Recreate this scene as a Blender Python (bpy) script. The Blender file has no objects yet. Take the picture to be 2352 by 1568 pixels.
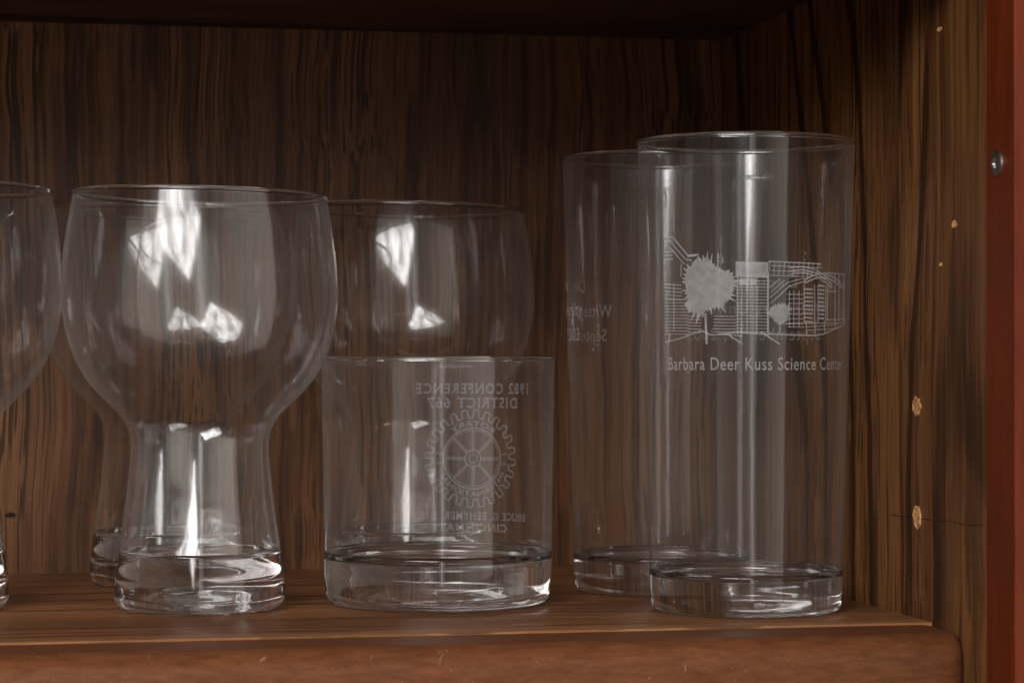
import bpy, math, random
from mathutils import Vector, noise
random.seed(7)
C=0.01
TH=math.radians(11.5); F=5800.0; CX=1176.0; HY=820.0; H=7.95
scene=bpy.context.scene
scene.view_settings.view_transform='Standard'
scene.view_settings.look='None'
col=scene.collection

def floor_pos(px,d):
    xc=(px-CX)/F*d
    return (xc*math.cos(TH)+d*math.sin(TH), -xc*math.sin(TH)+d*math.cos(TH))

# ---------------------------------------------------------------- materials
def newmat(name):
    m=bpy.data.materials.new(name); m.use_nodes=True
    nt=m.node_tree; nt.nodes.clear()
    return m,nt,nt.nodes,nt.links
def ramp(nodes,stops):
    r=nodes.new('ShaderNodeValToRGB')
    e=r.color_ramp.elements
    while len(e)>1: e.remove(e[-1])
    e[0].position=stops[0][0]; e[0].color=(*stops[0][1],1)
    for p,c in stops[1:]:
        x=e.new(p); x.color=(*c,1)
    return r
def mathnode(N,L,op,a,b_=None,c=None):
    k=N.new('ShaderNodeMath'); k.operation=op
    for i,v in enumerate((a,b_,c)):
        if v is None: continue
        if isinstance(v,(int,float)): k.inputs[i].default_value=v
        else: L.new(v,k.inputs[i])
    return k.outputs[0]
def smooth(N,L,v,a,b_,lo=0,hi=1):
    k=N.new('ShaderNodeMapRange'); k.interpolation_type='SMOOTHSTEP'
    k.inputs[1].default_value=a;k.inputs[2].default_value=b_;k.inputs[3].default_value=lo;k.inputs[4].default_value=hi
    L.new(v,k.inputs[0]); return k.outputs[0]
def wood(name,axis,dark,mid,light,ringk=9.0,offs=(0,0,0),rough=0.42,ringscale=9.0,line=0.8,fs=1.0,ringamt=0.8,spec=0.2,drift=0.010):
    m,nt,N,L=newmat(name)
    out=N.new('ShaderNodeOutputMaterial'); b=N.new('ShaderNodeBsdfPrincipled')
    L.new(b.outputs[0],out.inputs[0])
    tc=N.new('ShaderNodeTexCoord')
    dn=N.new('ShaderNodeTexNoise'); dn.inputs['Scale'].default_value=1; dn.inputs['Detail'].default_value=2
    dmp=N.new('ShaderNodeMapping'); sc=[9,9,9]; sc[axis]=12; dmp.inputs['Scale'].default_value=sc; dmp.inputs['Location'].default_value=(5,5,5)
    L.new(tc.outputs['Object'],dmp.inputs[0]); L.new(dmp.outputs[0],dn.inputs['Vector'])
    vs=N.new('ShaderNodeVectorMath'); vs.operation='MULTIPLY_ADD'
    amp=[drift]*3; amp[axis]=0.0
    L.new(dn.outputs['Color'],vs.inputs[0]); vs.inputs[1].default_value=amp; L.new(tc.outputs['Object'],vs.inputs[2])
    def mp(fine,along):
        q=N.new('ShaderNodeMapping'); s=[fine]*3; s[axis]=along
        q.inputs['Scale'].default_value=s; q.inputs['Location'].default_value=offs
        L.new(vs.outputs[0],q.inputs[0]); return q
    def nz(mpn,detail=4,rough=0.6,dist=0.0):
        n=N.new('ShaderNodeTexNoise'); n.inputs['Scale'].default_value=1
        n.inputs['Detail'].default_value=detail; n.inputs['Roughness'].default_value=rough
        n.inputs['Distortion'].default_value=dist
        L.new(mpn.outputs[0],n.inputs['Vector']); return n.outputs[0]
    M=lambda op,a,b_=None,c=None: mathnode(N,L,op,a,b_,c)
    SS=lambda v,a,b_,lo=0,hi=1: smooth(N,L,v,a,b_,lo,hi)
    low=nz(mp(ringscale,ringscale*0.16),1,0.4,0.15)
    wob=nz(mp(120,7),3,0.6)
    ph=M('ADD',M('MULTIPLY',low,ringk*6.283),M('MULTIPLY',wob,1.9))
    s=M('MULTIPLY_ADD',M('SINE',ph),0.5,0.5)
    ringline=SS(s,0.80,0.99)
    streak=nz(mp(270*fs,3.2),5,0.60)
    fine=nz(mp(760*fs,7),2,0.5)
    patch=nz(mp(30,1.8),4,0.55)
    mask=SS(patch,0.38,0.60)
    a=M('ADD',M('MULTIPLY',streak,0.90),M('MULTIPLY',patch,0.42))
    a=M('ADD',a,M('MULTIPLY',fine,0.38))
    a=M('ADD',a,M('MULTIPLY',s,-0.06))
    r=ramp(N,[(0.65,dark),(0.81,mid),(0.98,light)])
    L.new(a,r.inputs[0])
    k1=M('MULTIPLY',M('MULTIPLY',ringline,ringamt),M('ADD',mask,0.2))
    k2=M('MULTIPLY',M('MULTIPLY',SS(fine,0.52,0.60),line),M('MULTIPLY_ADD',mask,0.6,0.4))
    k3=M('MULTIPLY',SS(streak,0.56,0.65),line*0.75)
    kk=M('MULTIPLY',M('SUBTRACT',1.0,M('MINIMUM',k1,0.85)),M('SUBTRACT',1.0,k2))
    kk=M('MULTIPLY',kk,M('SUBTRACT',1.0,k3))
    mx=N.new('ShaderNodeMix'); mx.data_type='RGBA'
    mx.inputs[6].default_value=(*[c*0.38 for c in dark],1)
    L.new(kk,mx.inputs[0]); L.new(r.outputs[0],mx.inputs[7])
    L.new(mx.outputs[2],b.inputs['Base Color'])
    b.inputs['Roughness'].default_value=rough
    b.inputs['Specular IOR Level'].default_value=spec
    bp=N.new('ShaderNodeBump'); bp.inputs['Strength'].default_value=0.3; bp.inputs['Distance'].default_value=0.0002
    L.new(kk,bp.inputs['Height']); L.new(bp.outputs[0],b.inputs['Normal'])
    return m
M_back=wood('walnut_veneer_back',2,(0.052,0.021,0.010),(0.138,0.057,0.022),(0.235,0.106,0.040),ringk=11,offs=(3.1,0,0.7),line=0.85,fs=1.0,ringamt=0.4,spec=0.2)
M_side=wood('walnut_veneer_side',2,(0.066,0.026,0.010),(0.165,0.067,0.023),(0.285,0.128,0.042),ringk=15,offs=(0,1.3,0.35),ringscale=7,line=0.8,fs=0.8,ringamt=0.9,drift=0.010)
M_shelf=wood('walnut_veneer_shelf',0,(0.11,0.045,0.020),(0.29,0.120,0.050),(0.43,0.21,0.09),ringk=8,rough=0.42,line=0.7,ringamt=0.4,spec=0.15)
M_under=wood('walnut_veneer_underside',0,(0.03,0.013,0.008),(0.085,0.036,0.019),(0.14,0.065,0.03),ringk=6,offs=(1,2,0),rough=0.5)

def painted(name,base,base2,rough,scuff=0.0,scale=60,stretch=None,lo=0.35,hi=0.68,spec=0.3):
    m,nt,N,L=newmat(name)
    out=N.new('ShaderNodeOutputMaterial'); b=N.new('ShaderNodeBsdfPrincipled'); L.new(b.outputs[0],out.inputs[0])
    tc=N.new('ShaderNodeTexCoord'); mp=N.new('ShaderNodeMapping'); L.new(tc.outputs['Object'],mp.inputs[0])
    mp.inputs['Scale'].default_value=stretch or (1,1,1)
    n=N.new('ShaderNodeTexNoise'); n.inputs['Scale'].default_value=scale; n.inputs['Detail'].default_value=8; n.inputs['Roughness'].default_value=0.72
    L.new(mp.outputs[0],n.inputs['Vector'])
    r=ramp(N,[(lo,base),(hi,base2)]); L.new(n.outputs[0],r.inputs[0])
    last=r.outputs[0]
    if scuff>0:
        n2=N.new('ShaderNodeTexNoise'); n2.inputs['Scale'].default_value=230; n2.inputs['Detail'].default_value=6; n2.inputs['Distortion'].default_value=2.5
        L.new(tc.outputs['Object'],n2.inputs['Vector'])
        r2=ramp(N,[(0.68,(0,0,0)),(0.715,(scuff,scuff,scuff))]); L.new(n2.outputs[0],r2.inputs[0])
        mx=N.new('ShaderNodeMix'); mx.data_type='RGBA'
        L.new(r2.outputs[0],mx.inputs[0]); L.new(last,mx.inputs[6]); mx.inputs[7].default_value=(0.36,0.22,0.14,1)
        last=mx.outputs[2]
    L.new(last,b.inputs['Base Color'])
    n3=N.new('ShaderNodeTexNoise'); n3.inputs['Scale'].default_value=1100; n3.inputs['Detail'].default_value=3
    L.new(tc.outputs['Object'],n3.inputs['Vector'])
    rr=N.new('ShaderNodeMapRange'); rr.inputs[3].default_value=rough-0.08; rr.inputs[4].default_value=rough+0.12
    L.new(n.outputs[0],rr.inputs[0]); L.new(rr.outputs[0],b.inputs['Roughness'])
    bp=N.new('ShaderNodeBump'); bp.inputs['Strength'].default_value=0.5; bp.inputs['Distance'].default_value=0.0003
    L.new(n3.outputs[0],bp.inputs['Height']); L.new(bp.outputs[0],b.inputs['Normal'])
    b.inputs['Specular IOR Level'].default_value=spec
    return m
M_lip=painted('stained_edge',(0.092,0.030,0.011),(0.195,0.071,0.027),0.48,scuff=0.5,scale=480,stretch=(0.25,1,1),lo=0.28,hi=0.74,spec=0.16)
M_red=painted('red_stained_wood',(0.105,0.017,0.005),(0.17,0.029,0.008),0.42,scale=60,stretch=(2,2,0.3),spec=0.15)
M_metal,nt,N,L=newmat('worn_steel')
o=N.new('ShaderNodeOutputMaterial'); b=N.new('ShaderNodeBsdfPrincipled'); L.new(b.outputs[0],o.inputs[0])
b.inputs['Base Color'].default_value=(0.33,0.31,0.28,1); b.inputs['Metallic'].default_value=1; b.inputs['Roughness'].default_value=0.38
M_chip=painted('bare_particle_board',(0.26,0.11,0.04),(0.70,0.38,0.16),0.8,scale=700,lo=0.38,hi=0.6)
M_dark=painted('dark_scratch',(0.012,0.008,0.006),(0.02,0.012,0.01),0.7)

def dust_haze(N,L,tc,lo,hi,scale=22):
    d=N.new('ShaderNodeBsdfDiffuse'); d.inputs['Color'].default_value=(0.8,0.78,0.77,1)
    t=N.new('ShaderNodeBsdfTranslucent'); t.inputs['Color'].default_value=(0.8,0.78,0.77,1)
    dm=N.new('ShaderNodeMixShader'); dm.inputs[0].default_value=0.5
    L.new(d.outputs[0],dm.inputs[1]); L.new(t.outputs[0],dm.inputs[2])
    n2=N.new('ShaderNodeTexNoise'); n2.inputs['Scale'].default_value=scale; n2.inputs['Detail'].default_value=7; n2.inputs['Roughness'].default_value=0.68
    L.new(tc.outputs['Object'],n2.inputs['Vector'])
    mr=N.new('ShaderNodeMapRange'); mr.inputs[1].default_value=0.38; mr.inputs[2].default_value=0.74; mr.inputs[3].default_value=lo; mr.inputs[4].default_value=hi
    L.new(n2.outputs[0],mr.inputs[0])
    return dm.outputs[0],mr.outputs[0]
def glass_solid():
    m,nt,N,L=newmat('clear_glass')
    out=N.new('ShaderNodeOutputMaterial')
    g=N.new('ShaderNodeBsdfPrincipled')
    g.inputs['Base Color'].default_value=(0.992,0.996,0.996,1)
    g.inputs['Transmission Weight'].default_value=1; g.inputs['Roughness'].default_value=0.0; g.inputs['IOR'].default_value=1.5
    tc=N.new('ShaderNodeTexCoord')
    d,f=dust_haze(N,L,tc,0.005,0.025)
    mx=N.new('ShaderNodeMixShader'); L.new(f,mx.inputs[0]); L.new(g.outputs[0],mx.inputs[1]); L.new(d,mx.inputs[2])
    L.new(mx.outputs[0],out.inputs[0])
    return m
def glass_wall():
    m,nt,N,L=newmat('clear_glass_wall')
    out=N.new('ShaderNodeOutputMaterial')
    lw=N.new('ShaderNodeLayerWeight'); lw.inputs['Blend'].default_value=0.5
    p5=mathnode(N,L,'POWER',lw.outputs['Facing'],3.8)
    fr=mathnode(N,L,'MULTIPLY_ADD',p5,0.90,0.060)
    tr=N.new('ShaderNodeBsdfTransparent'); 
    ab=N.new('ShaderNodeMix'); ab.data_type='RGBA'
    ab.inputs[6].default_value=(0.985,0.988,0.985,1); ab.inputs[7].default_value=(0.5,0.55,0.54,1)
    L.new(mathnode(N,L,'POWER',lw.outputs['Facing'],8.0),ab.inputs[0]); L.new(ab.outputs[2],tr.inputs[0])
    gl=N.new('ShaderNodeBsdfGlossy'); gl.inputs['Roughness'].default_value=0.15; gl.inputs['Color'].default_value=(1,1,1,1)
    gs=N.new('ShaderNodeBsdfGlossy'); gs.inputs['Roughness'].default_value=0.03; gs.inputs['Color'].default_value=(1,1,1,1)
    tc=N.new('ShaderNodeTexCoord')
    n=N.new('ShaderNodeTexNoise'); n.inputs['Scale'].default_value=32; n.inputs['Detail'].default_value=1
    L.new(tc.outputs['Object'],n.inputs['Vector'])
    bp=N.new('ShaderNodeBump'); bp.inputs['Strength'].default_value=0.25; bp.inputs['Distance'].default_value=0.001
    L.new(n.outputs[0],bp.inputs['Height']); L.new(bp.outputs[0],gl.inputs['Normal']); L.new(bp.outputs[0],gs.inputs['Normal'])
    gm=N.new('ShaderNodeMixShader'); gm.inputs[0].default_value=0.45; L.new(gl.outputs[0],gm.inputs[1]); L.new(gs.outputs[0],gm.inputs[2])
    mg=N.new('ShaderNodeMixShader'); L.new(fr,mg.inputs[0]); L.new(tr.outputs[0],mg.inputs[1]); L.new(gm.outputs[0],mg.inputs[2])
    d,f=dust_haze(N,L,tc,0.005,0.04)
    f2=mathnode(N,L,'MULTIPLY',f,mathnode(N,L,'MULTIPLY_ADD',mathnode(N,L,'POWER',lw.outputs['Facing'],3.0),10.0,0.75))  # dust film boosted at glancing angles: edge brightness painted in to show outlines
    mx=N.new('ShaderNodeMixShader'); L.new(f2,mx.inputs[0]); L.new(mg.outputs[0],mx.inputs[1]); L.new(d,mx.inputs[2])
    L.new(mx.outputs[0],out.inputs[0])
    return m
M_glass=glass_solid(); M_wall=glass_wall()
def etch(name,a,v=0.15):
    m,nt,N,L=newmat(name)
    out=N.new('ShaderNodeOutputMaterial')
    d=N.new('ShaderNodeBsdfDiffuse'); d.inputs['Color'].default_value=(0.85,0.85,0.86,1)
    t=N.new('ShaderNodeBsdfTranslucent'); t.inputs['Color'].default_value=(0.85,0.85,0.86,1)
    dm=N.new('ShaderNodeMixShader'); dm.inputs[0].default_value=0.4
    L.new(d.outputs[0],dm.inputs[1]); L.new(t.outputs[0],dm.inputs[2])
    tr=N.new('ShaderNodeBsdfTransparent')
    tc=N.new('ShaderNodeTexCoord'); n=N.new('ShaderNodeTexNoise'); n.inputs['Scale'].default_value=420; n.inputs['Detail'].default_value=3
    L.new(tc.outputs['Object'],n.inputs['Vector'])
    mr=N.new('ShaderNodeMapRange'); mr.inputs[1].default_value=0.3; mr.inputs[2].default_value=0.7; mr.inputs[3].default_value=a*(1-v); mr.inputs[4].default_value=a*(1+v)
    L.new(n.outputs[0],mr.inputs[0])
    mx=N.new('ShaderNodeMixShader'); L.new(mr.outputs[0],mx.inputs[0])
    L.new(tr.outputs[0],mx.inputs[1]); L.new(dm.outputs[0],mx.inputs[2]); L.new(mx.outputs[0],out.inputs[0])
    return m
M_etch=etch('frosted_etching',0.40,0.2)
M_etch2=etch('faint_frosted_etching',0.20)
M_etch4=etch('frosted_lettering',0.32)
M_etch3=etch('frosted_emblem',0.27,0.0)

# ---------------------------------------------------------------- mesh helpers
def mkobj(name,verts,faces,mat,parent=None,smooth=False,loc=None):
    me=bpy.data.meshes.new(name); me.from_pydata([tuple(v) for v in verts],[],faces); me.update()
    if mat: me.materials.append(mat)
    if smooth:
        for p in me.polygons: p.use_smooth=True
    ob=bpy.data.objects.new(name,me); col.objects.link(ob)
    if loc: ob.location=loc
    if parent: ob.parent=parent
    return ob
def box(name,x0,x1,y0,y1,z0,z1,mat,parent=None,bev=0.0):
    v=[(x*C,y*C,z*C) for x in (x0,x1) for y in (y0,y1) for z in (z0,z1)]
    f=[(0,1,3,2),(4,6,7,5),(0,4,5,1),(2,3,7,6),(0,2,6,4),(1,5,7,3)]
    ob=mkobj(name,v,f,mat,parent)
    if bev:
        md=ob.modifiers.new('bevel','BEVEL'); md.width=bev*C; md.segments=4
    return ob
def catmull(pts,n=8):
    out=[]
    for i in range(len(pts)-1):
        p0=pts[max(i-1,0)];p1=pts[i];p2=pts[i+1];p3=pts[min(i+2,len(pts)-1)]
        for k in range(n):
            t=k/n
            out.append(tuple(0.5*((2*b)+(-a+c)*t+(2*a-5*b+4*c-d)*t*t+(-a+3*b-3*c+d)*t**3) for a,b,c,d in zip(p0,p1,p2,p3)))
    out.append(pts[-1]); return out
def glassware(name,solid,wall,bead,loc,shear=0.0,hmax=1,seg=160,zs=1.0,liner=None):
    verts=[];faces=[];mats=[]
    def addring(r,z):
        b=len(verts)
        for k in range(seg):
            a=2*math.pi*k/seg
            x=r*math.cos(a);y=r*math.sin(a)
            zz=z*zs - shear*x*max(0,(z/hmax))**3
            verts.append((x*C,y*C,zz*C))
        return b
    def bridge(a,b,mi):
        for k in range(seg):
            k2=(k+1)%seg
            faces.append((a+k,a+k2,b+k2,b+k)); mats.append(mi)
    def cap(b,z,flip):
        c=len(verts); verts.append((0,0,z*zs*C))
        for k in range(seg):
            k2=(k+1)%seg
            faces.append((c,b+k2,b+k) if flip else (b+k,b+k2,c)); mats.append(0)
    ring=[p for p in solid if p[0]>1e-4]
    ids=[addring(*p) for p in ring]
    for a,b in zip(ids[:-1],ids[1:]): bridge(a,b,0)
    cap(ids[0],solid[0][1],True); cap(ids[-1],solid[-1][1],False)
    ids=[addring(*p) for p in wall]
    for a,b in zip(ids[:-1],ids[1:]): bridge(a,b,1)
    if liner:
        ids=[addring(*p) for p in liner]
        for a,b in zip(ids[:-1],ids[1:]): bridge(a,b,1)
    br,bz,wr,wz=bead
    n=12
    ids=[addring(br+wr*math.cos(2*math.pi*i/n),bz+wz*math.sin(2*math.pi*i/n)) for i in range(n)]
    for i in range(n): bridge(ids[i],ids[(i+1)%n],0)
    ob=mkobj(name,verts,faces,M_glass,None,True,(loc[0]*C,loc[1]*C,0.00005))
    ob.data.materials.append(M_wall)
    for p,mi in zip(ob.data.polygons,mats): p.material_index=mi
    return ob

# ---------------------------------------------------------------- cabinet
BX=27.5; BY=94.4; TOP=20.24; FY=71.8; LX=-42.0; WF=67.6; FF0=65.5; LIPY=68.9
cab=bpy.data.objects.new('cabinet',None); col.objects.link(cab)
cab.location=(0,0,-0.12); 
def cparent(ob,p=cab):
    ob.parent=p
    if p is cab: ob.location=(ob.location[0],ob.location[1],ob.location[2]+0.12)
cab['label']='dark walnut veneer cabinet interior holding drinking glasses'
cab['category']='cabinet'
def cbox(name,*a,mat,bev=0,parent=None):
    ob=box(name,*a,mat,None,bev)
    if parent is None: cparent(ob)
    else: ob.parent=parent
    return ob
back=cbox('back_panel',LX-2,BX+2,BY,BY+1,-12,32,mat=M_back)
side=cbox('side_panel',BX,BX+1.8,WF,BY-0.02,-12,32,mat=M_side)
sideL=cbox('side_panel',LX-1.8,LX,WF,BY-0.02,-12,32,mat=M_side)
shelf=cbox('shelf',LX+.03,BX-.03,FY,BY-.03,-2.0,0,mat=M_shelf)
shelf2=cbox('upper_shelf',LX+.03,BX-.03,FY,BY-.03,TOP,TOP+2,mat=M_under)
def lip(parent,z,name):
    prof=[]
    y1=FY-0.02; y0=LIPY; top=-0.05; bot=-3.6; r=0.8
    prof.append((y1,top-0.12)); prof.append((y1-0.10,top))
    for k in range(0,11):
        a=math.pi/2*k/10
        prof.append((y0+r-r*math.sin(a), top-r+r*math.cos(a)))
    for k in range(0,7):
        a=math.pi/2*k/6
        prof.append((y0+.6-.6*math.cos(a), bot+.6-.6*math.sin(a)))
    prof.append((y1,bot))
    xs=[LX+.03]+[LX+(BX-LX)*k/200 for k in range(1,198)]+[BX-.6]
    for k in range(1,9): xs.append(BX-.6+0.55*math.sin(math.pi/2*k/8))
    V=[];Fc=[]
    for x in xs:
        t=max(0,(x-(BX-.6))/0.55); sh=0.5*(1-math.sqrt(max(0,1-t*t)))
        wv=0.03*noise.noise(Vector((x*0.35,z,0)))+0.015*noise.noise(Vector((x*1.7,z,3)))
        for (y,zz) in prof:
            yy=y+ (sh+wv)*(y1-y)/(y1-y0)
            V.append((x*C,yy*C,(zz+z-(0.15*sh if zz>-1 else 0))*C))
    n=len(prof)
    for i in range(len(xs)-1):
        for j in range(n):
            j2=(j+1)%n
            Fc.append((i*n+j,i*n+j2,(i+1)*n+j2,(i+1)*n+j))
    Fc.append(tuple(range(n))[::-1]); Fc.append(tuple((len(xs)-1)*n+j for j in range(n)))
    ob=mkobj(name,V,Fc,M_lip,parent,True)
    md=ob.modifiers.new('es','EDGE_SPLIT'); md.split_angle=math.radians(50)
    return ob
lip(shelf,0,'shelf_nosing')
lip(shelf2,TOP+2.3,'shelf_nosing')
frame=cbox('face_frame',BX-0.03,BX+6,FF0,WF-.05,-12,32,mat=M_red,bev=0.06)
frame['label']='reddish stained solid wood face frame stile'
def wallpoint(px,py):
    a=math.atan((px-CX)/F)+TH
    Y=BX/math.tan(a); d=BX*math.sin(TH)+Y*math.cos(TH)
    return Y, H+(HY-py)/F*d
def chip(px,py,ry,rz,name,mat,sink=0.0,parent=side,seed=0):
    Y,Z=wallpoint(px,py); rnd=random.Random(seed)
    V=[];Fc=[];n=36
    ph=[rnd.uniform(0,6.28) for _ in range(4)]
    jag=[rnd.uniform(-.07,.07) for _ in range(n)]
    rings=[(1.0,0.004),(0.84,0.035),(0.55,0.012),(0.25,0.006)]
    for (k,h) in rings:
        for i in range(n):
            a=2*math.pi*i/n
            w=1+0.05*math.sin(2*a+ph[0])+0.06*math.sin(3*a+ph[1])+0.05*math.sin(7*a+ph[2])+jag[i]
            hh=h+(0.012*rnd.random() if h>0.005 else 0)
            V.append(((BX-hh)*C,(Y+ry*k*w*math.cos(a))*C,(Z+rz*k*w*math.sin(a))*C))
    V.append(((BX-.004)*C,Y*C,Z*C))
    for q in range(len(rings)-1):
        for i in range(n):
            i2=(i+1)%n
            Fc.append((q*n+i,q*n+i2,(q+1)*n+i2,(q+1)*n+i))
    q=len(rings)-1
    for i in range(n): Fc.append((q*n+i,q*n+(i+1)%n,len(V)-1))
    return mkobj(name,V,Fc,mat,parent,False)
chip(2106,933,0.34,0.31,'peg_hole',M_chip,seed=1)
chip(2107,1187,0.34,0.36,'peg_hole',M_chip,seed=2)
chip(2193,515,0.17,0.12,'paint_chip',M_chip,seed=3)
chip(2162,607,0.08,0.06,'paint_chip',M_chip,seed=4)
chip(2160,67,0.17,0.07,'paint_chip',M_chip,seed=5)
V=[];Fc=[];n=16
for i in range(n+1):
    px=2045+(2262-2045)*i/n; py=1181+ (1208-1181)*i/n+2*math.sin(i*1.1)
    Y,Z=wallpoint(px,py); w=0.022*(0.6+0.4*math.sin(i*2.3))
    V+= [((BX-.003)*C,Y*C,(Z-w)*C),((BX-.003)*C,Y*C,(Z+w)*C)]
for i in range(n): Fc.append((2*i,2*i+1,2*i+3,2*i+2))
mkobj('scratch',V,Fc,M_dark,side)
kd=BY/(math.cos(TH)-(25-CX)/F*math.sin(TH)); kx=(25-CX)/F*kd*math.cos(TH)+kd*math.sin(TH); kz=H+(HY-1182)/F*kd
rnd=random.Random(4); V=[(kx*C,(BY-.004)*C,kz*C)];Fc=[]
for i in range(28):
    a=2*math.pi*i/28; w=0.8+0.35*rnd.random()
    V.append(((kx+.22*w*math.cos(a))*C,(BY-.004)*C,(kz+.10*w*math.sin(a))*C))
for i in range(28): Fc.append((0,1+i,1+(i+1)%28))
mkobj('wood_knot',V,Fc,M_dark,back)
def screw(px,py):
    a=math.atan((px-CX)/F)+TH; x=BX-0.03
    Y=x/math.tan(a); d=x*math.sin(TH)+Y*math.cos(TH); Z=H+(HY-py)/F*d
    prof=[(0.37,0.0),(0.36,0.05),(0.30,0.085),(0.2,0.09),(0.13,0.085),(0.10,0.02)]
    V=[];Fc=[];n=32
    for (r,h) in prof:
        for i in range(n):
            aa=2*math.pi*i/n
            rr=r if r>0.15 else r*(1+0.35*abs(math.cos(2*aa)))
            V.append(((x-h)*C,(Y+rr*math.cos(aa))*C,(Z+rr*math.sin(aa))*C))
    for q in range(len(prof)-1):
        for i in range(n):
            i2=(i+1)%n; Fc.append((q*n+i,q*n+i2,(q+1)*n+i2,(q+1)*n+i))
    Fc.append(tuple((len(prof)-1)*n+i for i in range(n)))
    mkobj('screw_head',V,Fc,M_metal,frame,False)
screw(2292,375)

# ---------------------------------------------------------------- glasses
GO=[(2.30,0.0),(2.52,0.08),(2.66,0.30),(2.69,0.6),(2.64,1.1),(2.54,1.87),(2.46,2.45),(2.33,3.4),(2.22,4.4),(2.17,5.05),(2.22,5.55),(2.42,5.98),(2.82,6.42),(3.38,6.98),(3.84,7.68),(4.17,8.55),(4.345,9.6),(4.33,10.7),(4.18,12.0),(4.0,13.0)]
go=catmull(GO,8)
def goblet_parts():
    cut=5*8
    outer=go[:cut+1]; wall=go[cut:]
    jr,jz=outer[-1]
    inner=catmull([(jr-0.003,jz),(jr-0.12,1.80),(2.16,1.70),(1.75,1.63),(1.2,1.60),(0.6,1.59),(0.0,1.59)],8)
    liner=catmull([(2.36,1.82),(2.26,2.3),(2.09,3.4),(2.00,4.4),(1.97,5.05),(2.02,5.5),(2.18,5.86)],8)
    bot=[(0,0.32),(0.8,0.30),(1.5,0.22),(1.95,0.10),(2.15,0.02)]
    return bot+outer+inner[1:], wall, liner
def add_goblet(px,d,label,shear=0.02,zs=1.0,ln=True):
    x,y=floor_pos(px,d)
    s,w,l=goblet_parts()
    ob=glassware('goblet',s,w,(3.98,13.04,0.065,0.085),(x,y),shear=shear,hmax=13.1,zs=zs,liner=l if ln else None)
    ob['label']=label; ob['category']='glass'; ob['group']='round bowl goblets on the shelf'
    return ob
add_goblet(460,80.0,'clear round bowl goblet with thick flared foot on shelf')
add_goblet(-178,79.6,'clear round bowl goblet touching the neighbouring goblet',0.03,1.02)
add_goblet(384,88.9,'clear goblet standing behind another goblet near the back panel',ln=False)
add_goblet(945,89.7,'clear round goblet standing behind the short etched tumbler',zs=1.01,ln=False)

RH=14.75
def tall_r(z): return 3.0+0.42*z/RH
def tall_parts():
    J=1.32
    outer=[(2.75,0.0),(2.86,0.03),(2.94,0.10),(2.985,0.22)]
    outer+=[(tall_r(z),z) for z in [0.4+(J-0.4)*k/8 for k in range(9)]]
    wall=[(tall_r(z),z) for z in [J+(RH-0.06-J)*k/40 for k in range(41)]]
    inner=catmull([(tall_r(J)-.003,J),(tall_r(J)-.12,1.24),(2.72,1.14),(2.35,1.07),(1.8,1.04),(1.0,1.04),(0,1.06)],8)
    bot=[(0,0.20),(1.2,0.18),(2.2,0.13),(2.5,0.05),(2.62,0.01)]
    return bot+outer+inner[1:], wall
def view_dir(x,y): return math.atan2(-y,-x)
def surf(cx,cy,rfun,ang,z,off=0.012):
    base=view_dir(cx,cy)
    a=base+math.radians(ang)
    r=rfun(z)+off
    return (r*math.cos(a)*C, r*math.sin(a)*C, z*C)
def text_geo(body,bold=0.0,space=1.08):
    cu=bpy.data.curves.new('t','FONT'); cu.body=body; cu.size=1; cu.resolution_u=4; cu.offset=bold
    cu.align_x='LEFT'; cu.space_character=space
    ob=bpy.data.objects.new('t',cu); col.objects.link(ob)
    dg=bpy.context.evaluated_depsgraph_get(); dg.update()
    me=bpy.data.meshes.new_from_object(ob.evaluated_get(dg))
    V=[(v.co.x,v.co.y) for v in me.vertices]; Fc=[tuple(p.vertices) for p in me.polygons]
    bpy.data.objects.remove(ob); bpy.data.curves.remove(cu); bpy.data.meshes.remove(me)
    x0=min(v[0] for v in V);x1=max(v[0] for v in V)
    return [((v[0]-x0)/(x1-x0),v[1]) for v in V],Fc
def ring_text(name,body,parent,cx,cy,rfun,a0,a1,z,cap,mat,bold=0.0,space=1.08):
    V,Fc=text_geo(body,bold,space)
    VV=[surf(cx,cy,rfun,a0+(a1-a0)*u,z+v/0.70*cap) for u,v in V]
    return mkobj(name,VV,Fc,mat,parent)

def add_tall(px,d,label):
    x,y=floor_pos(px,d)
    s,w=tall_parts()
    ob=glassware('tall_tumbler',s,w,(3.38,RH-.065,0.065,0.08),(x,y))
    ob['label']=label; ob['category']='glass'; ob['group']='tall etched tumblers on the shelf'
    return ob,x,y
T1,tx,ty=add_tall(1713,79.6,'tall clear tumbler etched with a building drawing and lettering')
T2,ux,uy=add_tall(1522,86.2,'tall clear tumbler with etched lettering standing behind another tumbler')
ring_text('etched_lettering','Barbara Deer Kuss Science Center',T1,tx,ty,tall_r,-47,67.0,7.56,0.385,M_etch,0.006,1.10)
for (bd,z,c0,c1) in (('Dedication',10.2,-24,24),('Wittenberg University',9.35,-46,46),('September 19, 2003',8.5,-42,42)):
    ring_text('etched_lettering',bd,T1,tx,ty,tall_r,174+c0,174+c1,z,0.42,M_etch2)
    ring_text('etched_lettering',bd,T2,ux,uy,tall_r,-101+c0,-101+c1,z,0.44,M_etch4,0.006)

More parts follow.
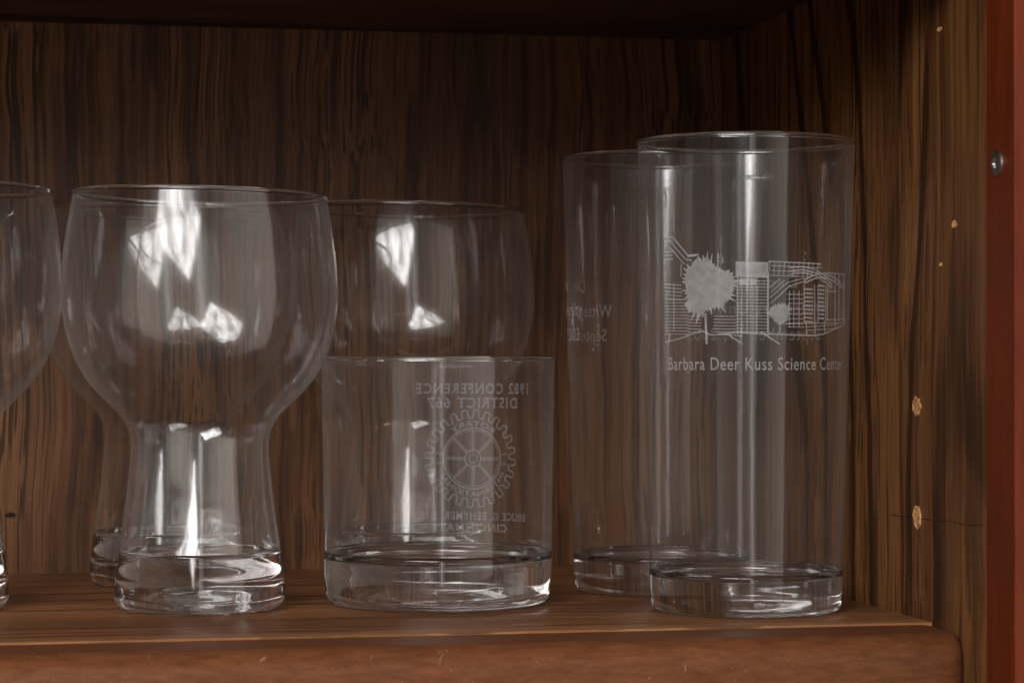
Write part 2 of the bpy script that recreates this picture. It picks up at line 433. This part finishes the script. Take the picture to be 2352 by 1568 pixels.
class Draw:
    def __init__(s): s.V=[];s.F=[]
    def pt(s,px,py,off=0.012):
        z=(1398-py)/72.9; R=tall_r(z)*72.9*1.035
        q=max(-.985,min(.985,(px-1713)/R)); return surf(tx,ty,tall_r,math.degrees(math.asin(q)),z,off)
    def line(s,x0,y0,x1,y1,w=2.2):
        n=max(1,int(math.hypot(x1-x0,y1-y0)/10)); L=math.hypot(x1-x0,y1-y0)
        nx,ny=-(y1-y0)/L*w/2,(x1-x0)/L*w/2
        b=len(s.V)
        for i in range(n+1):
            t=i/n; X=x0+(x1-x0)*t;Y=y0+(y1-y0)*t
            s.V.append(s.pt(X+nx,Y+ny)); s.V.append(s.pt(X-nx,Y-ny))
        for i in range(n): s.F.append((b+2*i,b+2*i+1,b+2*i+3,b+2*i+2))
    def poly(s,pts,w=2.2):
        for a,b in zip(pts[:-1],pts[1:]): s.line(*a,*b,w)
    def fill(s,x0,y0,x1,y1,dy0=0,n=10):
        b=len(s.V)
        for i in range(n+1):
            X=x0+(x1-x0)*i/n; k=dy0*i/n
            s.V.append(s.pt(X,y0+k)); s.V.append(s.pt(X,y1+k))
        for i in range(n): s.F.append((b+2*i,b+2*i+1,b+2*i+3,b+2*i+2))
    def star(s,cx,cy,r,n=64,seed=1,sx=1.0):
        rnd=random.Random(seed); b=len(s.V)
        s.V.append(s.pt(cx,cy,.014))
        m=4
        ph=[rnd.uniform(0,6.28) for _ in range(4)]
        for i in range(n):
            a=2*math.pi*i/n; big=1+0.12*math.sin(3*a+ph[0])+0.06*math.sin(5*a+ph[1])+0.05*math.sin(13*a+ph[2])
            rr=big*r*(0.78+0.14*rnd.random()+(0.24*rnd.random() if i%3==0 else 0))
            for k in range(1,m+1):
                s.V.append(s.pt(cx+sx*rr*k/m*math.cos(a),cy+rr*k/m*math.sin(a),.014))
        for i in range(n):
            i2=(i+1)%n; A=b+1+i*m; B=b+1+i2*m
            s.F.append((b,A,B))
            for k in range(m-1): s.F.append((A+k,A+k+1,B+k+1,B+k))
D=Draw()
for k,yy in enumerate((552,560,584,592,600)): D.line(1526,yy,1546,yy-1,2.2)
D.poly([(1546,552),(1580,592),(1606,592)],3); D.poly([(1540,562),(1576,602),(1590,604)],2)
D.poly([(1540,575),(1572,612)],2)
for yy in range(655,690,8): D.line(1526,yy,1566,yy+4,2)
for yy in range(690,770,7): D.line(1526,yy,1582,yy+1,1.5)
D.line(1548,655,1548,760,2); D.line(1565,612,1565,640,2)
D.poly([(1526,785),(1560,778),(1612,760),(1634,770),(1680,766)],2.5)
D.poly([(1580,595),(1600,594)],3)
D.line(1650,590,1650,612,3); D.line(1660,598,1660,612,3)
D.fill(1690,608,1764,642,2)
for yy in range(650,765,7): D.line(1690,yy,1762,yy+1,1.6)
for yy in range(728,765,7): D.line(1582,yy,1612,yy+1,1.6); D.line(1640,yy,1690,yy+1,1.6)
for xx in (1694,1704,1716,1738,1762): D.line(xx,642,xx,766,2)
D.fill(1698,646,1716,660,0,2); D.fill(1722,646,1736,660,0,2)
D.star(1626,662,68,120,3,0.98); D.line(1621,722,1624,790,5)
D.star(1790,722,26,54,5); D.line(1790,742,1790,766,3)
D.poly([(1764,608),(1884,612)],3); D.line(1770,617,1885,621,2)
for xx in range(1768,1886,11): D.line(xx,609,xx-3,640,1.6)
D.line(1770,628,1888,632,1.6); D.line(1768,639,1860,641,1.6)
def arc(x0,y0,x1,y1,h,n=12): return [(x0+(x1-x0)*k/n, y0+(y1-y0)*k/n-h*math.sin(math.pi*k/n)) for k in range(n+1)]
for o in (0,7,14): D.poly(arc(1812,622+o,1912,650+o,14),3)
for o in (0,8): D.poly(arc(1846,648+o,1942,660+o,20),3.2)
D.poly([(1764,640),(1764,768)],3)
D.poly([(1770,700),(1812,662),(1850,650)],2.5); D.poly([(1768,688),(1806,655),(1846,644)],2)
D.poly([(1770,676),(1800,650)],2); D.poly([(1768,664),(1790,646)],2)
for yy in range(668,742,9): D.line(1846,yy,1866,yy+1,4); D.line(1878,yy-8,1893,yy-7,4)
for xx in (1846,1870,1878,1896): D.line(xx,658,xx,742,2)
D.line(1890,631,1943,633,2.5)
for xx in (1900,1918,1928,1940): D.line(xx,634 if xx>1901 else 655,xx,738,2.2)
D.line(1896,672,1922,672,2); D.line(1896,736,1943,733,2.5)
for yy in (680,690,700,712,724,734,744,752): D.line(1808,yy,1846,yy,1.8)
for yy in (748,756): D.line(1850,yy+4,1926,yy-2,1.6)
for xx in (1812,1822,1834): D.line(xx,672,xx,752,1.8)
D.poly([(1680,764),(1766,768),(1870,771),(1892,767),(1942,745),(1943,733)],3)
D.line(1850,742,1852,770,2); D.line(1870,742,1872,770,2);D.line(1893,738,1894,766,2);D.line(1918,736,1918,756,2)
D.poly([(1800,745),(1942,742)],2)
D.line(1668,766,1706,790,2.5); D.line(1650,768,1706,772,2); D.line(1756,768,1790,790,3); D.line(1746,764,1768,776,2)
D.line(1540,766,1534,790,2.5)
mkobj('etched_drawing',D.V,D.F,M_etch,T1)

RZ=7.95
def rock_r(z): return 3.66+0.12*z/RZ
def rock_parts():
    J=1.72
    outer=[(3.30,0.0),(3.42,0.03),(3.54,0.12),(3.62,0.27),(3.655,0.45)]
    outer+=[(rock_r(z),z) for z in [0.7+(J-0.7)*k/8 for k in range(9)]]
    wall=[(rock_r(z),z) for z in [J+(RZ-.05-J)*k/24 for k in range(25)]]
    inner=catmull([(rock_r(J)-.003,J),(rock_r(J)-.13,1.62),(3.30,1.50),(2.9,1.41),(2.3,1.37),(1.3,1.37),(0,1.40)],8)
    bot=[(0,0.28),(1.4,0.25),(2.5,0.17),(3.0,0.06),(3.16,0.01)]
    return bot+outer+inner[1:], wall
rx,ry=floor_pos(1006,81.9)
s_,w_=rock_parts()
R1=glassware('short_tumbler',s_,w_,(3.74,RZ-.055,0.06,0.07),(rx,ry))
R1['label']='short clear tumbler with etched gear wheel emblem and lettering'; R1['category']='glass'
CA=180-18.5
def serif_text(body,half,z,cap,shift=0):
    V,Fc=text_geo(body,0.014,1.2)
    a0=CA-half+shift; a1=CA+half+shift
    VV=[surf(rx,ry,rock_r,a0+(a1-a0)*u,z+v/0.70*cap) for u,v in V]
    FF=list(Fc)
    wid=(a1-a0)*math.pi/180*3.7/cap
    for lvl in (0.0,0.70):
        xs=sorted(set(round(u,4) for u,v in V if abs(v-lvl)<0.03))
        grp=[]
        for x in xs:
            if grp and (x-grp[-1][-1])*wid<0.24: grp[-1].append(x)
            else: grp.append([x])
        for g in grp:
            if (g[-1]-g[0])*wid>0.30: continue
            e=0.07/wid; u0=g[0]-e; u1=g[-1]+e
            z0=z+lvl/0.70*cap-(0.0 if lvl==0 else 0.022); b=len(VV)
            for (uu,zz) in ((u0,z0),(u1,z0),(u1,z0+0.022),(u0,z0+0.022)):
                VV.append(surf(rx,ry,rock_r,a0+(a1-a0)*uu,zz,0.014))
            FF.append((b,b+1,b+2,b+3))
    mkobj('etched_lettering',VV,FF,M_etch3,R1)
serif_text('1982 CONFERENCE',32,6.72,0.34,-2)
serif_text('DISTRICT 667',25,6.24,0.34,-1)
serif_text('BRUCE G. BEHYMER, D.G.',31,2.46,0.26,-2)
serif_text('CINCINNATI',20,2.08,0.24)
class Emb:
    def __init__(s): s.V=[];s.F=[]
    def pt(s,x,y): return surf(rx,ry,rock_r,CA+math.degrees(x*1.08/3.75),4.52+y*1.08)
    def path(s,pts,w,closed=False):
        n=len(pts); b=len(s.V)
        for i,(x,y) in enumerate(pts):
            p=pts[(i-1)%n] if (closed or i>0) else pts[i]; q=pts[(i+1)%n] if (closed or i<n-1) else pts[i]
            dx,dy=q[0]-p[0],q[1]-p[1]; l=math.hypot(dx,dy) or 1
            s.V.append(s.pt(x-dy/l*w/2,y+dx/l*w/2)); s.V.append(s.pt(x+dy/l*w/2,y-dx/l*w/2))
        for i in range(n if closed else n-1):
            j=(i+1)%n; s.F.append((b+2*i,b+2*i+1,b+2*j+1,b+2*j))
E=Emb()
gear=[]
nt_=24
for i in range(nt_*24):
    tt=2*math.pi*(i%24)/24
    a=2*math.pi*i/(nt_*24)-0.018*math.sin(2*tt)
    r=1.40+0.145*math.sin(tt)+0.018*math.sin(3*tt)
    gear.append((r*math.cos(a),r*math.sin(a)))
E.path(gear,0.042,True)
for r,w in ((0.95,0.05),(0.87,0.025),(0.26,0.04),(0.14,0.03)):
    E.path([(r*math.cos(2*math.pi*i/96),r*math.sin(2*math.pi*i/96)) for i in range(96)],w,True)
for k in range(8):
    a=math.pi/2+2*math.pi*k/8
    for sgn in (-1,1):
        da=sgn*0.05
        E.path([( (0.27+ (0.60)*t/6)*math.cos(a+da*(1.6-t/6)), (0.27+0.60*t/6)*math.sin(a+da*(1.6-t/6))) for t in range(7)],0.03)
for a in (math.radians(8),math.radians(172),math.radians(-8),math.radians(188)):
    E.path([(r*math.cos(a),r*math.sin(a)) for r in (1.0,1.1,1.2)],0.035)
def arc_letters(body,r,a_mid,span,cap,flip):
    V,Fc=text_geo(body,0.02)
    b=len(E.V)
    for u,v in V:
        h=v/0.72*cap
        if not flip:
            a=a_mid+span/2-span*u; rr=r+h
        else:
            a=a_mid-span/2+span*u; rr=r+cap-h
        E.V.append(E.pt(rr*math.cos(a),rr*math.sin(a)))
    for f in Fc: E.F.append(tuple(b+i for i in f))
arc_letters('ROTARY',1.02,math.pi/2,math.radians(80),0.17,False)
arc_letters('INTERNATIONAL',1.02,-math.pi/2,math.radians(135),0.17,True)
mkobj('etched_emblem',E.V,E.F,M_etch3,R1)

# ---------------------------------------------------------------- light
w=bpy.data.worlds.new('World'); scene.world=w; w.use_nodes=True
N=w.node_tree.nodes; L=w.node_tree.links
bg=N['Background']; bg.inputs[0].default_value=(1.0,0.89,0.79,1)
tc=N.new('ShaderNodeTexCoord')
dp=N.new('ShaderNodeVectorMath'); dp.operation='DOT_PRODUCT'
d0=Vector((0.84,-0.54,0.10)).normalized(); dp.inputs[1].default_value=d0
L.new(tc.outputs['Generated'],dp.inputs[0])
st=smooth(N,L,dp.outputs['Value'],0.45,1.0,0.17,1.45)
L.new(st,bg.inputs[1])
def area(name,loc,target,sx,sy,rad,colr,soft=(0.3,0.3),vary=0.0,lo=0.35):
    l=bpy.data.lights.new(name,'AREA'); l.shape='RECTANGLE'; l.size=sx; l.size_y=sy
    l.energy=rad*math.pi*sx*sy; l.color=colr
    o=bpy.data.objects.new(name,l); col.objects.link(o); o.location=[c*C for c in loc]
    d=Vector(target)-Vector(loc); o.rotation_euler=d.to_track_quat('-Z','Y').to_euler()
    l.use_nodes=True; nt=l.node_tree; N=nt.nodes; L=nt.links
    em=[n for n in N if n.type=='EMISSION'][0]
    g=N.new('ShaderNodeNewGeometry'); sp=N.new('ShaderNodeSeparateXYZ'); L.new(g.outputs['Parametric'],sp.inputs[0])
    vals=[]
    for k in (0,1):
        a2=mathnode(N,L,'ABSOLUTE',mathnode(N,L,'SUBTRACT',sp.outputs[k],0.5))
        vals.append(smooth(N,L,a2,0.5-soft[k],0.5,1,0))
    last=mathnode(N,L,'MULTIPLY',vals[0],vals[1])
    if vary:
        n=N.new('ShaderNodeTexNoise'); n.inputs['Scale'].default_value=vary; n.inputs['Detail'].default_value=3; L.new(g.outputs['Parametric'],n.inputs['Vector'])
        mr=N.new('ShaderNodeMapRange'); mr.inputs[1].default_value=0.38; mr.inputs[2].default_value=0.62; mr.inputs[3].default_value=lo; mr.inputs[4].default_value=1.3
        L.new(n.outputs[0],mr.inputs[0])
        last=mathnode(N,L,'MULTIPLY',last,mr.outputs[0])
    L.new(last,em.inputs['Strength'])
    return o
tg=(10,80,6)
win=area('window_light',(-62,-75,74),tg,1.2,0.7,16,(1,0.96,0.95),(0.12,0.12),4.0,0.3)
win.rotation_euler.rotate_axis('Z',math.radians(-24))
area('doorway_light',(-1,-60,5),tg,0.20,1.3,2.4,(1,0.96,0.93),(0.4,0.3),4.0)

# ---------------------------------------------------------------- camera
cam=bpy.data.cameras.new('camera'); co=bpy.data.objects.new('camera',cam); col.objects.link(co)
cam.sensor_width=36; cam.lens=F/2352*36; cam.clip_start=0.01; cam.clip_end=50
co.location=(0,0,H*C); co.rotation_euler=(math.radians(90)+math.atan(36/F),0,-TH)
cam.dof.use_dof=True; cam.dof.focus_distance=0.79; cam.dof.aperture_fstop=26
scene.camera=co
